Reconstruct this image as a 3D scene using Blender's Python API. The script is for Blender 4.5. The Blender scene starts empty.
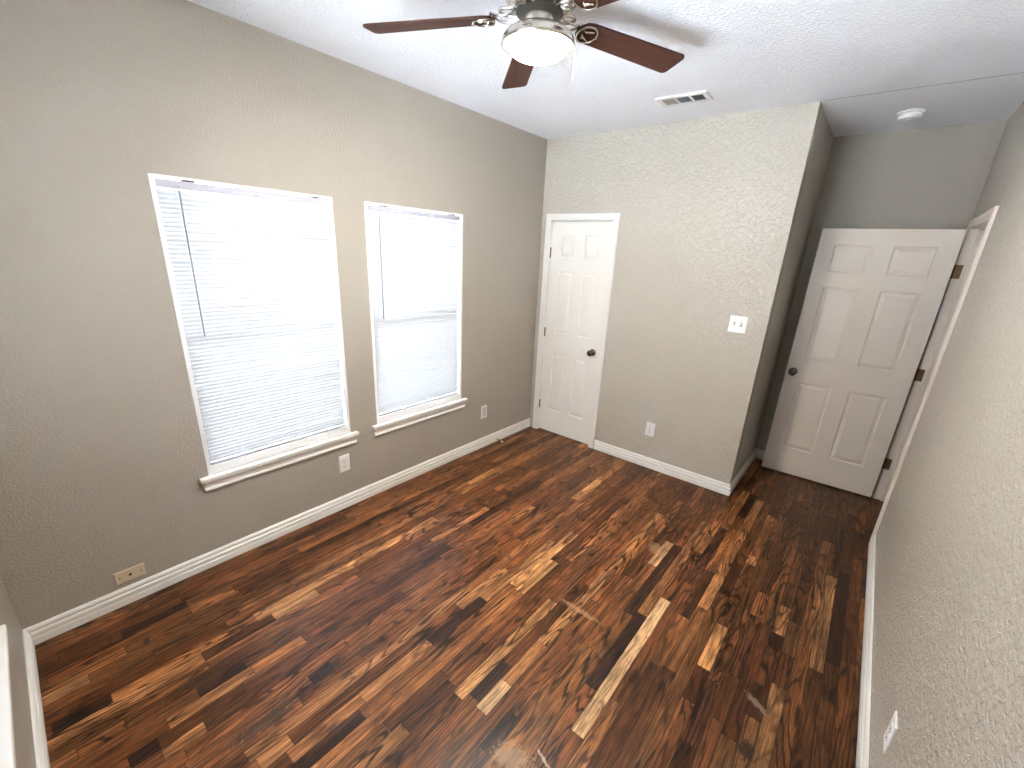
import bpy, bmesh, math, random
from mathutils import Vector, Matrix

C = bpy.context.scene.collection
scene = bpy.context.scene
random.seed(7)
PI = math.pi

# ------------------------------------------------------------------ camera
CAM = Vector((2.5407, -0.151, 1.7661))
yaw, pitch, roll = 0.6745, -0.3282, 0.0490
fwd = Vector((-math.sin(yaw) * math.cos(pitch), math.cos(yaw) * math.cos(pitch), math.sin(pitch)))
rt = Vector((math.cos(yaw), math.sin(yaw), 0))
up = rt.cross(fwd)
r2 = rt * math.cos(roll) + up * math.sin(roll)
u2 = -rt * math.sin(roll) + up * math.cos(roll)
cd = bpy.data.cameras.new('camera')
cd.sensor_width = 36.0
cd.lens = 433.22 / 1024 * 36
cd.shift_x = 0.0005
cd.shift_y = 0.0146
cd.clip_start = 0.01
cam = bpy.data.objects.new('camera', cd)
cam.matrix_world = Matrix(((r2.x, u2.x, -fwd.x, CAM.x), (r2.y, u2.y, -fwd.y, CAM.y),
                           (r2.z, u2.z, -fwd.z, CAM.z), (0, 0, 0, 1)))
C.objects.link(cam)
scene.camera = cam

# ------------------------------------------------------------------ world, exposure
SKY = 12.5
BOWL = 42.0
EXPO = 3.02
world = bpy.data.worlds.new('world')
scene.world = world
world.use_nodes = True
wn, wl = world.node_tree.nodes, world.node_tree.links
wn.clear()
wo = wn.new('ShaderNodeOutputWorld')
wb = wn.new('ShaderNodeBackground')
wg = wn.new('ShaderNodeTexCoord')
ws = wn.new('ShaderNodeSeparateXYZ')
wr = wn.new('ShaderNodeValToRGB')
wm = wn.new('ShaderNodeMapRange')
wm.inputs['From Min'].default_value = -0.3
wm.inputs['From Max'].default_value = 0.5
wl.new(wg.outputs['Generated'], ws.inputs[0])
wl.new(ws.outputs['Z'], wm.inputs['Value'])
wl.new(wm.outputs['Result'], wr.inputs['Fac'])
wr.color_ramp.elements[0].color = (0.78, 0.83, 0.95, 1)
wr.color_ramp.elements[1].color = (0.91, 0.92, 1.0, 1)
wl.new(wr.outputs['Color'], wb.inputs['Color'])
wb.inputs['Strength'].default_value = SKY
wl.new(wb.outputs[0], wo.inputs[0])

scene.view_settings.view_transform = 'Standard'
scene.view_settings.look = 'None'
scene.view_settings.gamma = 1
scene.view_settings.use_curve_mapping = False
scene.view_settings.exposure = EXPO

# ------------------------------------------------------------------ dimensions
Y0, L, W1, L2, W, H = -0.335, 3.351, 2.003, 4.303, 2.921, 2.705
T = 0.13
ZB, ZT = 0.547, 2.0115


# ------------------------------------------------------------------ materials
def newmat(name):
    m = bpy.data.materials.new(name)
    m.use_nodes = True
    nt = m.node_tree
    b = nt.nodes['Principled BSDF']
    return m, nt, b


def mat(name, col, rough=0.5, metal=0.0, spec=0.5, bump=None, var=0.0, emis=0.0):
    """plain surface with a slight procedural tone variation and optional bump=(scale, strength, distance)"""
    m, nt, b = newmat(name)
    b.inputs['Roughness'].default_value = rough
    b.inputs['Metallic'].default_value = metal
    b.inputs['Specular IOR Level'].default_value = spec
    tc = nt.nodes.new('ShaderNodeTexCoord')
    n = nt.nodes.new('ShaderNodeTexNoise')
    n.inputs['Scale'].default_value = 6
    n.inputs['Detail'].default_value = 3
    nt.links.new(tc.outputs['Object'], n.inputs['Vector'])
    mx = nt.nodes.new('ShaderNodeMix')
    mx.data_type = 'RGBA'
    v = max(var, 0.01)
    mx.inputs[6].default_value = (*[c * (1 - v) for c in col], 1)
    mx.inputs[7].default_value = (*[min(1, c * (1 + v)) for c in col], 1)
    nt.links.new(n.outputs[0], mx.inputs[0])
    nt.links.new(mx.outputs[2], b.inputs['Base Color'])
    if emis:
        b.inputs['Emission Color'].default_value = (*col, 1)
        b.inputs['Emission Strength'].default_value = emis
    if bump:
        bn = nt.nodes.new('ShaderNodeTexNoise')
        bn.inputs['Scale'].default_value = bump[0]
        bn.inputs['Detail'].default_value = 2
        nt.links.new(tc.outputs['Object'], bn.inputs['Vector'])
        bp = nt.nodes.new('ShaderNodeBump')
        bp.inputs['Strength'].default_value = bump[1]
        bp.inputs['Distance'].default_value = bump[2]
        nt.links.new(bn.outputs[0], bp.inputs['Height'])
        nt.links.new(bp.outputs[0], b.inputs['Normal'])
    return m


def wall_mat(name, col, rough, scale, strength, dist, crack=False):
    """painted drywall with a knock-down / orange-peel relief"""
    m, nt, b = newmat(name)
    b.inputs['Roughness'].default_value = rough
    b.inputs['Specular IOR Level'].default_value = 0.5
    N, K = nt.nodes, nt.links
    tc = N.new('ShaderNodeTexCoord')
    n1 = N.new('ShaderNodeTexNoise')
    n1.inputs['Scale'].default_value = scale
    n1.inputs['Detail'].default_value = 3
    n1.inputs['Roughness'].default_value = 0.55
    n1.inputs['Distortion'].default_value = 0.6
    K.new(tc.outputs['Object'], n1.inputs['Vector'])
    rp = N.new('ShaderNodeValToRGB')
    rp.color_ramp.elements[0].position = 0.42
    rp.color_ramp.elements[1].position = 0.60
    K.new(n1.outputs[0], rp.inputs[0])
    n2 = N.new('ShaderNodeTexNoise')
    n2.inputs['Scale'].default_value = scale * 3.2
    n2.inputs['Detail'].default_value = 2
    K.new(tc.outputs['Object'], n2.inputs['Vector'])
    ad = N.new('ShaderNodeMath')
    ad.operation = 'MULTIPLY_ADD'
    ad.inputs[1].default_value = 0.45
    K.new(n2.outputs[0], ad.inputs[0])
    K.new(rp.outputs[0], ad.inputs[2])
    bp = N.new('ShaderNodeBump')
    bp.inputs['Strength'].default_value = strength
    bp.inputs['Distance'].default_value = dist
    K.new(ad.outputs[0], bp.inputs['Height'])
    K.new(bp.outputs[0], b.inputs['Normal'])
    # slight paint tone variation
    n3 = N.new('ShaderNodeTexNoise')
    n3.inputs['Scale'].default_value = 2.2
    n3.inputs['Detail'].default_value = 4
    K.new(tc.outputs['Object'], n3.inputs['Vector'])
    mx = N.new('ShaderNodeMix')
    mx.data_type = 'RGBA'
    mx.inputs[6].default_value = (*[c * 0.95 for c in col], 1)
    mx.inputs[7].default_value = (*[min(1, c * 1.04) for c in col], 1)
    K.new(n3.outputs[0], mx.inputs[0])
    last = mx.outputs[2]
    if crack:
        # hairline drywall seam crossing the ceiling at the alcove mouth
        sp = N.new('ShaderNodeSeparateXYZ')
        K.new(tc.outputs['Object'], sp.inputs[0])
        nn = N.new('ShaderNodeTexNoise')
        nn.inputs['Scale'].default_value = 3
        K.new(tc.outputs['Object'], nn.inputs['Vector'])
        a1 = N.new('ShaderNodeMath'); a1.operation = 'MULTIPLY_ADD'
        a1.inputs[1].default_value = 0.02
        K.new(nn.outputs[0], a1.inputs[0]); K.new(sp.outputs['Y'], a1.inputs[2])
        a2 = N.new('ShaderNodeMath'); a2.operation = 'SUBTRACT'
        a2.inputs[1].default_value = L + 0.008
        K.new(a1.outputs[0], a2.inputs[0])
        a3 = N.new('ShaderNodeMath'); a3.operation = 'ABSOLUTE'
        K.new(a2.outputs[0], a3.inputs[0])
        a4 = N.new('ShaderNodeMath'); a4.operation = 'LESS_THAN'
        a4.inputs[1].default_value = 0.0035
        K.new(a3.outputs[0], a4.inputs[0])
        a5 = N.new('ShaderNodeMath'); a5.operation = 'GREATER_THAN'
        a5.inputs[1].default_value = W1 + 0.02
        K.new(sp.outputs['X'], a5.inputs[0])
        a6 = N.new('ShaderNodeMath'); a6.operation = 'MULTIPLY'
        K.new(a4.outputs[0], a6.inputs[0]); K.new(a5.outputs[0], a6.inputs[1])
        a7 = N.new('ShaderNodeMath'); a7.operation = 'MULTIPLY'
        a7.inputs[1].default_value = 0.75
        K.new(a6.outputs[0], a7.inputs[0])
        m2 = N.new('ShaderNodeMix'); m2.data_type = 'RGBA'
        m2.inputs[7].default_value = (0.16, 0.14, 0.13, 1)
        K.new(a7.outputs[0], m2.inputs[0]); K.new(last, m2.inputs[6])
        last = m2.outputs[2]
    K.new(last, b.inputs['Base Color'])
    return m


def floor_mat():
    m, nt, b = newmat('oak_floor')
    N, K = nt.nodes, nt.links

    def math_(op, a=None, bb=None, c=None):
        n = N.new('ShaderNodeMath'); n.operation = op
        for i, v in enumerate((a, bb, c)):
            if v is None: continue
            if isinstance(v, (int, float)): n.inputs[i].default_value = v
            else: K.new(v, n.inputs[i])
        return n.outputs[0]

    def noise(vec, scale, detail=2, rough=0.5, dist=0.0):
        n = N.new('ShaderNodeTexNoise')
        n.inputs['Scale'].default_value = scale
        n.inputs['Detail'].default_value = detail
        n.inputs['Roughness'].default_value = rough
        n.inputs['Distortion'].default_value = dist
        K.new(vec, n.inputs['Vector'])
        return n.outputs[0]

    def ramp(v, stops):
        r = N.new('ShaderNodeValToRGB')
        r.color_ramp.elements[0].position, r.color_ramp.elements[0].color = stops[0][0], (*[stops[0][1]] * 3, 1)
        r.color_ramp.elements[1].position, r.color_ramp.elements[1].color = stops[1][0], (*[stops[1][1]] * 3, 1)
        for p, c in stops[2:]:
            e = r.color_ramp.elements.new(p); e.color = (c, c, c, 1)
        K.new(v, r.inputs[0])
        return r.outputs[0]
    tc = N.new('ShaderNodeTexCoord')
    at = N.new('ShaderNodeAttribute'); at.attribute_name = 'tone'
    ar = N.new('ShaderNodeAttribute'); ar.attribute_name = 'seed'
    uv = N.new('ShaderNodeUVMap'); uv.uv_map = 'plank'
    su = N.new('ShaderNodeSeparateXYZ'); K.new(uv.outputs[0], su.inputs[0])
    so = N.new('ShaderNodeVectorMath'); so.operation = 'SCALE'; so.inputs['Scale'].default_value = 37.0
    K.new(ar.outputs['Color'], so.inputs[0])
    base = N.new('ShaderNodeVectorMath'); base.operation = 'ADD'
    K.new(tc.outputs['Object'], base.inputs[0]); K.new(so.outputs[0], base.inputs[1])

    def stretch(sx, sy):
        mp = N.new('ShaderNodeMapping')
        mp.inputs['Scale'].default_value = (sx, sy, 1)
        K.new(base.outputs[0], mp.inputs['Vector'])
        return mp.outputs[0]
    # cathedral grain: contour lines of a stretched noise field
    g = noise(stretch(10, 1.15), 1.0, 1.2, 0.45, 0.25)
    g = math_('MULTIPLY', g, 84.0)
    g = math_('MULTIPLY_ADD', noise(stretch(80, 9), 1.0, 3, 0.6), 4.0, g)
    g = math_('SINE', g)
    g = ramp(g, [(0.15, 0.0), (0.95, 1.0), (0.55, 0.2)])
    gm = ramp(noise(stretch(6, 1.2), 1.0, 2), [(0.38, 0.18), (0.60, 1.0)])
    # straight pores
    p = ramp(noise(stretch(230, 10), 1.0, 3, 0.65), [(0.40, 0.0), (0.60, 1.0)])
    # long tonal streaks
    s = ramp(noise(stretch(42, 1.6), 1.0, 3, 0.6), [(0.3, 0.0), (0.7, 1.0)])
    # knots and blotchy stain
    k = ramp(noise(stretch(9, 3.0), 1.0, 4, 0.6, 1.2), [(0.30, 0.0), (0.42, 1.0)])
    wbl = ramp(noise(tc.outputs['Object'], 2.6, 4, 0.6), [(0.3, 0.0), (0.7, 1.0)])
    f1 = math_('MULTIPLY', math_('MULTIPLY', math_('MULTIPLY', g, gm), at.outputs['Alpha']), 0.92)
    f1 = math_('SUBTRACT', 1.22, f1)
    f2 = math_('MULTIPLY_ADD', p, 0.55, 0.68)
    f3 = math_('MULTIPLY_ADD', s, 0.85, 0.58)
    f4 = math_('MULTIPLY_ADD', k, 0.62, 0.38)
    f5 = math_('MULTIPLY_ADD', wbl, 0.5, 0.74)
    f = math_('MULTIPLY', math_('MULTIPLY', math_('MULTIPLY', f1, f2), math_('MULTIPLY', f3, f4)), f5)
    # seams between boards
    eu = math_('MINIMUM', su.outputs['X'], math_('SUBTRACT', 1.0, su.outputs['X']))
    e = ramp(eu, [(0.0, 0.30), (0.035, 1.0)])
    f = math_('MULTIPLY', f, e)
    ev = ramp(su.outputs['Y'], [(0.0, 0.35), (0.004, 1.0)])
    f = math_('MULTIPLY', f, ev)
    f = math_('MULTIPLY', math_('POWER', f, 1.45), 0.76)
    mul = N.new('ShaderNodeVectorMath'); mul.operation = 'SCALE'
    K.new(at.outputs['Color'], mul.inputs[0]); K.new(f, mul.inputs['Scale'])
    # pale scuffs where the finish is scraped through
    last = mul.outputs[0]

    def scuff(last, x, y, rx, ry, ang, amt, col):
        mp = N.new('ShaderNodeMapping'); mp.vector_type = 'TEXTURE'
        mp.inputs['Location'].default_value = (x, y, 0)
        mp.inputs['Rotation'].default_value = (0, 0, ang)
        mp.inputs['Scale'].default_value = (rx, ry, 1)
        K.new(tc.outputs['Object'], mp.inputs['Vector'])
        ln = N.new('ShaderNodeVectorMath'); ln.operation = 'LENGTH'
        K.new(mp.outputs[0], ln.inputs[0])
        nz = noise(tc.outputs['Object'], 55, 4, 0.7)
        v = math_('MULTIPLY_ADD', nz, 1.7, ln.outputs['Value'])
        v = ramp(v, [(0.90, amt), (1.0, 0.0)]) if amt < 0 else math_('MULTIPLY', ramp(math_('MULTIPLY', v, 0.6), [(0.72, 1.0), (0.90, 0.0)]), amt)
        mx = N.new('ShaderNodeMix'); mx.data_type = 'RGBA'
        mx.inputs[7].default_value = (*col, 1)
        K.new(v, mx.inputs[0]); K.new(last, mx.inputs[6])
        return mx.outputs[2]
    for sc in SCUFFS:
        last = scuff(last, *sc)
    hs = N.new('ShaderNodeHueSaturation')
    hs.inputs['Saturation'].default_value = 1.0
    K.new(last, hs.inputs['Color'])
    K.new(hs.outputs[0], b.inputs['Base Color'])
    rr = math_('MULTIPLY_ADD', s, 0.12, 0.30)
    K.new(rr, b.inputs['Roughness'])
    b.inputs['Specular IOR Level'].default_value = 0.34
    hh = math_('MULTIPLY', math_('ADD', math_('MULTIPLY', f1, 0.35), math_('MULTIPLY', e, 1.0)), 1.0)
    bp = N.new('ShaderNodeBump'); bp.inputs['Strength'].default_value = 0.25; bp.inputs['Distance'].default_value = 0.0012
    K.new(hh, bp.inputs['Height']); K.new(bp.outputs[0], b.inputs['Normal'])
    return m


def wood_blade_mat():
    m, nt, b = newmat('fan_blade_wood')
    N, K = nt.nodes, nt.links
    tc = N.new('ShaderNodeTexCoord')
    mp = N.new('ShaderNodeMapping'); mp.inputs['Scale'].default_value = (3, 60, 60)
    K.new(tc.outputs['Object'], mp.inputs['Vector'])
    n = N.new('ShaderNodeTexNoise'); n.inputs['Scale'].default_value = 1; n.inputs['Detail'].default_value = 4
    K.new(mp.outputs[0], n.inputs['Vector'])
    r = N.new('ShaderNodeValToRGB')
    r.color_ramp.elements[0].position = 0.3; r.color_ramp.elements[0].color = (0.036, 0.011, 0.006, 1)
    r.color_ramp.elements[1].position = 0.75; r.color_ramp.elements[1].color = (0.080, 0.026, 0.014, 1)
    K.new(n.outputs[0], r.inputs[0]); K.new(r.outputs[0], b.inputs['Base Color'])
    b.inputs['Roughness'].default_value = 0.5
    b.inputs['Specular IOR Level'].default_value = 0.3
    return m


def blind_mat():
    m = bpy.data.materials.new('blind_slat_white')
    m.use_nodes = True
    nt = m.node_tree; N, K = nt.nodes, nt.links
    N.clear()
    o = N.new('ShaderNodeOutputMaterial')
    d = N.new('ShaderNodeBsdfDiffuse'); d.inputs['Color'].default_value = (0.52, 0.54, 0.565, 1)
    t = N.new('ShaderNodeBsdfTranslucent')
    tc = N.new('ShaderNodeTexCoord')
    n = N.new('ShaderNodeTexNoise'); n.inputs['Scale'].default_value = 5
    K.new(tc.outputs['Object'], n.inputs['Vector'])
    r = N.new('ShaderNodeValToRGB')
    r.color_ramp.elements[0].color = (0.80, 0.84, 0.87, 1); r.color_ramp.elements[1].color = (0.88, 0.90, 0.91, 1)
    K.new(n.outputs[0], r.inputs[0]); K.new(r.outputs[0], t.inputs['Color'])
    mx = N.new('ShaderNodeMixShader'); mx.inputs[0].default_value = 0.008
    K.new(d.outputs[0], mx.inputs[1]); K.new(t.outputs[0], mx.inputs[2])
    g = N.new('ShaderNodeBsdfGlossy'); g.inputs['Roughness'].default_value = 0.3
    m2 = N.new('ShaderNodeMixShader'); m2.inputs[0].default_value = 0.03
    K.new(mx.outputs[0], m2.inputs[1]); K.new(g.outputs[0], m2.inputs[2])
    K.new(m2.outputs[0], o.inputs[0])
    return m


def glass_mat():
    m = bpy.data.materials.new('window_glass')
    m.use_nodes = True
    nt = m.node_tree; N, K = nt.nodes, nt.links
    N.clear()
    o = N.new('ShaderNodeOutputMaterial')
    t = N.new('ShaderNodeBsdfTransparent'); t.inputs['Color'].default_value = (0.93, 0.96, 0.95, 1)
    g = N.new('ShaderNodeBsdfGlossy'); g.inputs['Roughness'].default_value = 0.02
    fr = N.new('ShaderNodeFresnel'); fr.inputs['IOR'].default_value = 1.45
    mx = N.new('ShaderNodeMixShader')
    K.new(fr.outputs[0], mx.inputs[0]); K.new(t.outputs[0], mx.inputs[1]); K.new(g.outputs[0], mx.inputs[2])
    K.new(mx.outputs[0], o.inputs[0])
    return m


def bowl_mat():
    m, nt, b = newmat('lit_frosted_glass')
    b.inputs['Base Color'].default_value = (0.9, 0.88, 0.84, 1)
    b.inputs['Roughness'].default_value = 0.3
    tc = nt.nodes.new('ShaderNodeTexCoord')
    n = nt.nodes.new('ShaderNodeTexNoise'); n.inputs['Scale'].default_value = 9
    nt.links.new(tc.outputs['Object'], n.inputs['Vector'])
    r = nt.nodes.new('ShaderNodeValToRGB')
    r.color_ramp.elements[0].color = (1.0, 0.92, 0.80, 1); r.color_ramp.elements[1].color = (1.0, 0.93, 0.83, 1)
    nt.links.new(n.outputs[0], r.inputs[0])
    nt.links.new(r.outputs[0], b.inputs['Emission Color'])
    b.inputs['Emission Strength'].default_value = BOWL
    return m


# floor scuffs: x, y, rx, ry, angle, amount, colour
SCUFFS = [
    (1.743, 1.512, 0.200, 0.030, 0.0, 0.60, (0.42, 0.24, 0.13)),
    (1.913, 0.741, 0.130, 0.085, 0.3, 0.38, (0.42, 0.28, 0.18)),
    (2.005, 0.812, 0.070, 0.010, -0.35, 0.7, (0.55, 0.42, 0.32)),
    (2.566, 1.583, 0.090, 0.030, -0.5, 0.50, (0.34, 0.25, 0.18)),
    (1.832, 2.291, 0.075, 0.100, 0.2, 0.40, (0.42, 0.26, 0.14)),
    (1.089, 0.490, 0.045, 0.110, 0.1, 0.85, (0.030, 0.018, 0.014)),
    (1.123, 0.642, 0.050, 0.070, 0.0, 0.75, (0.035, 0.020, 0.014)),
    (1.168, 0.520, 0.030, 0.060, 0.0, 0.80, (0.030, 0.018, 0.014)),
    (1.117, 0.208, 0.060, 0.230, 0.0, 0.70, (0.040, 0.028, 0.022)),
    (2.574, 1.352, 0.045, 0.080, 0.0, 0.85, (0.018, 0.010, 0.008)),
    (0.720, 0.150, 0.050, 0.260, 0.0, 0.45, (0.035, 0.018, 0.012)),
]
M = {}
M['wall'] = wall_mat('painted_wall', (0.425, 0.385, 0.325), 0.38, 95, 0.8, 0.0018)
M['wall_knock_lit'] = wall_mat('knockdown_wall_lit', (0.575, 0.53, 0.455), 0.27, 50, 1.0, 0.0034)  # wall paint made paler, lamp light on far and right walls put into colour
M['ceil'] = wall_mat('painted_ceiling', (0.91, 0.91, 0.94), 0.6, 75, 0.85, 0.0035, crack=True)
M['trim'] = mat('white_trim_paint', (0.84, 0.82, 0.78), 0.32, bump=(30, 0.05, 0.001))
M['door_warm_lit'] = mat('warm_lit_door_paint', (0.86, 0.775, 0.675), 0.38, bump=(90, 0.08, 0.0006))  # white door paint with the lamp's warm light mixed into the colour
M['trim_warm_lit'] = mat('warm_lit_trim_paint', (0.80, 0.715, 0.63), 0.34, bump=(30, 0.05, 0.001))  # entry trim white, tinted with the same warm lamp light
M['door'] = mat('white_door_paint', (0.86, 0.84, 0.79), 0.38, bump=(90, 0.08, 0.0006))
M['vinyl'] = mat('white_vinyl', (0.86, 0.87, 0.88), 0.35)
M['rail'] = mat('blind_rail_enamel', (0.50, 0.50, 0.57), 0.35)
M['wand'] = mat('clear_grey_wand', (0.30, 0.30, 0.32), 0.4)
M['cord'] = mat('blind_cord', (0.75, 0.76, 0.76), 0.8)
M['nickel'] = mat('brushed_nickel', (0.62, 0.58, 0.52), 0.26, metal=1.0, var=0.06)
M['chain'] = mat('tarnished_chain', (0.30, 0.28, 0.25), 0.45, metal=0.8)
M['dark_nickel'] = mat('dark_nickel', (0.16, 0.14, 0.13), 0.20, metal=1.0, var=0.06)
M['brass'] = mat('antique_brass', (0.26, 0.15, 0.08), 0.38, metal=0.9, var=0.1)
M['plate'] = mat('white_plastic', (0.86, 0.86, 0.85), 0.3)
M['plate2'] = mat('grey_white_plastic', (0.62, 0.60, 0.57), 0.35)
M['slot'] = mat('dark_slot', (0.02, 0.02, 0.02), 0.6)
M['grey_slot'] = mat('grey_slot', (0.18, 0.18, 0.20), 0.6)
M['ivory'] = mat('ivory_plastic', (0.66, 0.55, 0.38), 0.35)
M['vent'] = mat('vent_enamel', (0.78, 0.77, 0.76), 0.4)
M['vent_grey'] = mat('vent_louver_grey', (0.24, 0.24, 0.26), 0.5)  # grey tone of the middle and right louvers
M['vent_brown'] = mat('vent_louver_brown', (0.42, 0.37, 0.34), 0.6)  # browner tone of the left louvers
M['black'] = mat('duct_shade_black', (0.015, 0.015, 0.015), 0.8)
M['motor'] = mat('dark_motor_housing', (0.015, 0.016, 0.014), 0.4, metal=0.3)
M['bronze'] = mat('dark_bronze_spring', (0.10, 0.075, 0.05), 0.35, metal=0.8)
M['rubber'] = mat('white_rubber', (0.85, 0.84, 0.82), 0.6)
M['blade'] = wood_blade_mat()
M['slat'] = blind_mat()
M['glass'] = glass_mat()
M['bowl'] = bowl_mat()
M['floor'] = floor_mat()


# ------------------------------------------------------------------ mesh helpers
def obj(name, bm, m, parent=None, smooth=False, bevel=0.0, merge=True):
    me = bpy.data.meshes.new(name)
    if merge:
        bmesh.ops.remove_doubles(bm, verts=bm.verts, dist=1e-6)
    bmesh.ops.recalc_face_normals(bm, faces=bm.faces)
    bm.to_mesh(me); bm.free()
    o = bpy.data.objects.new(name, me)
    C.objects.link(o)
    me.materials.append(m)
    if smooth:
        for p in me.polygons: p.use_smooth = True
    if bevel:
        md = o.modifiers.new('bevel', 'BEVEL')
        md.width = bevel; md.segments = 2; md.limit_method = 'ANGLE'; md.angle_limit = 0.6
    if parent: o.parent = parent
    return o


def tag(o, label, cat, group=None, kind=None):
    o['label'] = label; o['category'] = cat
    if group: o['group'] = group
    if kind: o['kind'] = kind
    return o


def thing(name, label, cat, loc=(0, 0, 0), rotz=0, group=None, kind=None):
    o = bpy.data.objects.new(name, None)
    C.objects.link(o)
    o.empty_display_size = 0.05
    o.location = loc; o.rotation_euler = (0, 0, rotz)
    return tag(o, label, cat, group, kind)


def bx(bm, x0, x1, y0, y1, z0, z1, mtx=None):
    vs = [bm.verts.new(Vector(p)) for p in
          ((x0, y0, z0), (x1, y0, z0), (x1, y1, z0), (x0, y1, z0), (x0, y0, z1), (x1, y0, z1), (x1, y1, z1), (x0, y1, z1))]
    if mtx:
        for v in vs: v.co = mtx @ v.co
    for f in ((0, 3, 2, 1), (4, 5, 6, 7), (0, 1, 5, 4), (1, 2, 6, 5), (2, 3, 7, 6), (3, 0, 4, 7)):
        bm.faces.new([vs[i] for i in f])
    return vs


def box(*a):
    bm = bmesh.new(); bx(bm, *a); return bm


def lathe(bm, prof, n=32, mtx=None, caps=True):
    """prof: list of (r, z)"""
    rings = []
    for r, z in prof:
        ring = []
        for i in range(n):
            a = 2 * PI * i / n
            p = Vector((r * math.cos(a), r * math.sin(a), z))
            ring.append(bm.verts.new(mtx @ p if mtx else p))
        rings.append(ring)
    for a, b in zip(rings, rings[1:]):
        for i in range(n):
            bm.faces.new((a[i], a[(i + 1) % n], b[(i + 1) % n], b[i]))
    if caps:
        bm.faces.new(rings[0][::-1]); bm.faces.new(rings[-1])


def tube(bm, pts, r, n=8, closed=False, flat=1.0):
    pts = [Vector(p) for p in pts]
    rings = []
    N_ = len(pts)
    for i, p in enumerate(pts):
        if closed:
            d = pts[(i + 1) % N_] - pts[i - 1]
        else:
            d = pts[min(i + 1, N_ - 1)] - pts[max(i - 1, 0)]
        d.normalize()
        ref = Vector((0, 0, 1)) if abs(d.z) < 0.9 else Vector((1, 0, 0))
        s = d.cross(ref).normalized(); t = s.cross(d).normalized()
        rr = r[i] if isinstance(r, (list, tuple)) else r
        rings.append([bm.verts.new(p + s * math.cos(2 * PI * k / n) * rr + t * math.sin(2 * PI * k / n) * rr * flat) for k in range(n)])
    pairs = list(zip(rings, rings[1:])) + ([(rings[-1], rings[0])] if closed else [])
    for a, b in pairs:
        for k in range(n):
            bm.faces.new((a[k], a[(k + 1) % n], b[(k + 1) % n], b[k]))
    if not closed:
        bm.faces.new(rings[0][::-1]); bm.faces.new(rings[-1])


def sweep(bm, prof, A, B, out, capA=0.0, capB=0.0, mA=None, mB=None):
    """extrude profile (d along out, z up) from A to B; capA/B slide the ends along the run in proportion to d (mitres)"""
    A, B, out = Vector(A), Vector(B), Vector(out)
    d = (B - A).normalized()
    ra = [bm.verts.new(A + out * p + Vector((0, 0, z)) + d * (p * capA)) for p, z in prof]
    rb = [bm.verts.new(B + out * p + Vector((0, 0, z)) - d * (p * capB)) for p, z in prof]
    n = len(prof)
    for i in range(n):
        bm.faces.new((ra[i], ra[(i + 1) % n], rb[(i + 1) % n], rb[i]))
    bm.faces.new(ra[::-1]); bm.faces.new(rb)


def cells(bm, us, vs, holes, mk):
    """grid of boxes over us x vs leaving out rectangles in holes"""
    for a, b in zip(us, us[1:]):
        for c, d in zip(vs, vs[1:]):
            mu, mv = (a + b) / 2, (c + d) / 2
            if any(h[0] < mu < h[1] and h[2] < mv < h[3] for h in holes): continue
            mk(a, b, c, d)


def wall(name, axis, p0, p1, u0, u1, z0, z1, holes, label, m='wall'):
    bm = bmesh.new()
    us = sorted({u0, u1, *[h[0] for h in holes], *[h[1] for h in holes]})
    zs = sorted({z0, z1, *[h[2] for h in holes if h[2] > z0], *[h[3] for h in holes]})
    if axis == 'x':
        cells(bm, us, zs, holes, lambda a, b, c, d: bx(bm, p0, p1, a, b, c, d))
    else:
        cells(bm, us, zs, holes, lambda a, b, c, d: bx(bm, a, b, p0, p1, c, d))
    bmesh.ops.remove_doubles(bm, verts=bm.verts, dist=1e-5)
    # drop the internal faces shared by neighbouring cells
    seen = {}
    for f in bm.faces:
        seen.setdefault(tuple(round(c, 4) for c in f.calc_center_median()), []).append(f)
    bmesh.ops.delete(bm, geom=[f for fs in seen.values() if len(fs) > 1 for f in fs], context='FACES_ONLY')
    return tag(obj(name, bm, M[m]), label, 'wall', kind='structure')


# ------------------------------------------------------------------ room shell
WIN_A = (0.445, 1.287)
WIN_B = (1.494, 2.332)
WIN_N = (0.662, 1.95)          # near-wall window (x range), unseen width made wide to let in daylight
CD = (0.098, 0.736)            # closet door rough opening (x range)
ED = (3.375, 4.175)            # entry door rough opening (y range)
DT = 2.062
NT = Y0 - T
# the near wall is not quite square to the others
NEAR = Matrix.Translation((0, Y0, 0)) @ Matrix.Rotation(-0.030, 4, 'Z') @ Matrix.Translation((0, -Y0, 0))
wall('wall_left', 'x', -T, 0, Y0 - T, L2 + T, -0.1, H, [(*WIN_A, ZB, ZT), (*WIN_B, ZB, ZT)],
     'beige textured wall holding the two tall windows')
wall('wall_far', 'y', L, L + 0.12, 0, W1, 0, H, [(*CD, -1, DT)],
     'cream lit textured wall with the narrow closet door and light switch', 'wall_knock_lit')
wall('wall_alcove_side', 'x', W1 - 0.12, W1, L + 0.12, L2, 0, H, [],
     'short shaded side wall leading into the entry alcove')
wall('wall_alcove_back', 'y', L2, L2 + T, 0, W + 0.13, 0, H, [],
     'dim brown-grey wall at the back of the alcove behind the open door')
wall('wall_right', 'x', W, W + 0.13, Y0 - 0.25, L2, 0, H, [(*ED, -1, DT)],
     'pale textured wall along the right edge of the room', 'wall_knock_lit')
wall('wall_near', 'y', Y0 - T, Y0, -0.01, W + 0.12, 0, H, [(*WIN_N, ZB, ZT)],
     'short strip of shaded beige wall at the lower left edge').matrix_world = NEAR
wall('wall_hallway', 'x', 4.05, 4.15, 2.3, 5.0, 0, H, [], 'hallway wall beyond the entry door opening')
wall('wall_hallway_near', 'y', 2.3, 2.4, W + 0.13, 4.05, 0, H, [], 'hallway end wall nearer the room')
wall('wall_hallway_far', 'y', 4.9, 5.0, W + 0.13, 4.05, 0, H, [], 'hallway end wall past the alcove')
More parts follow.
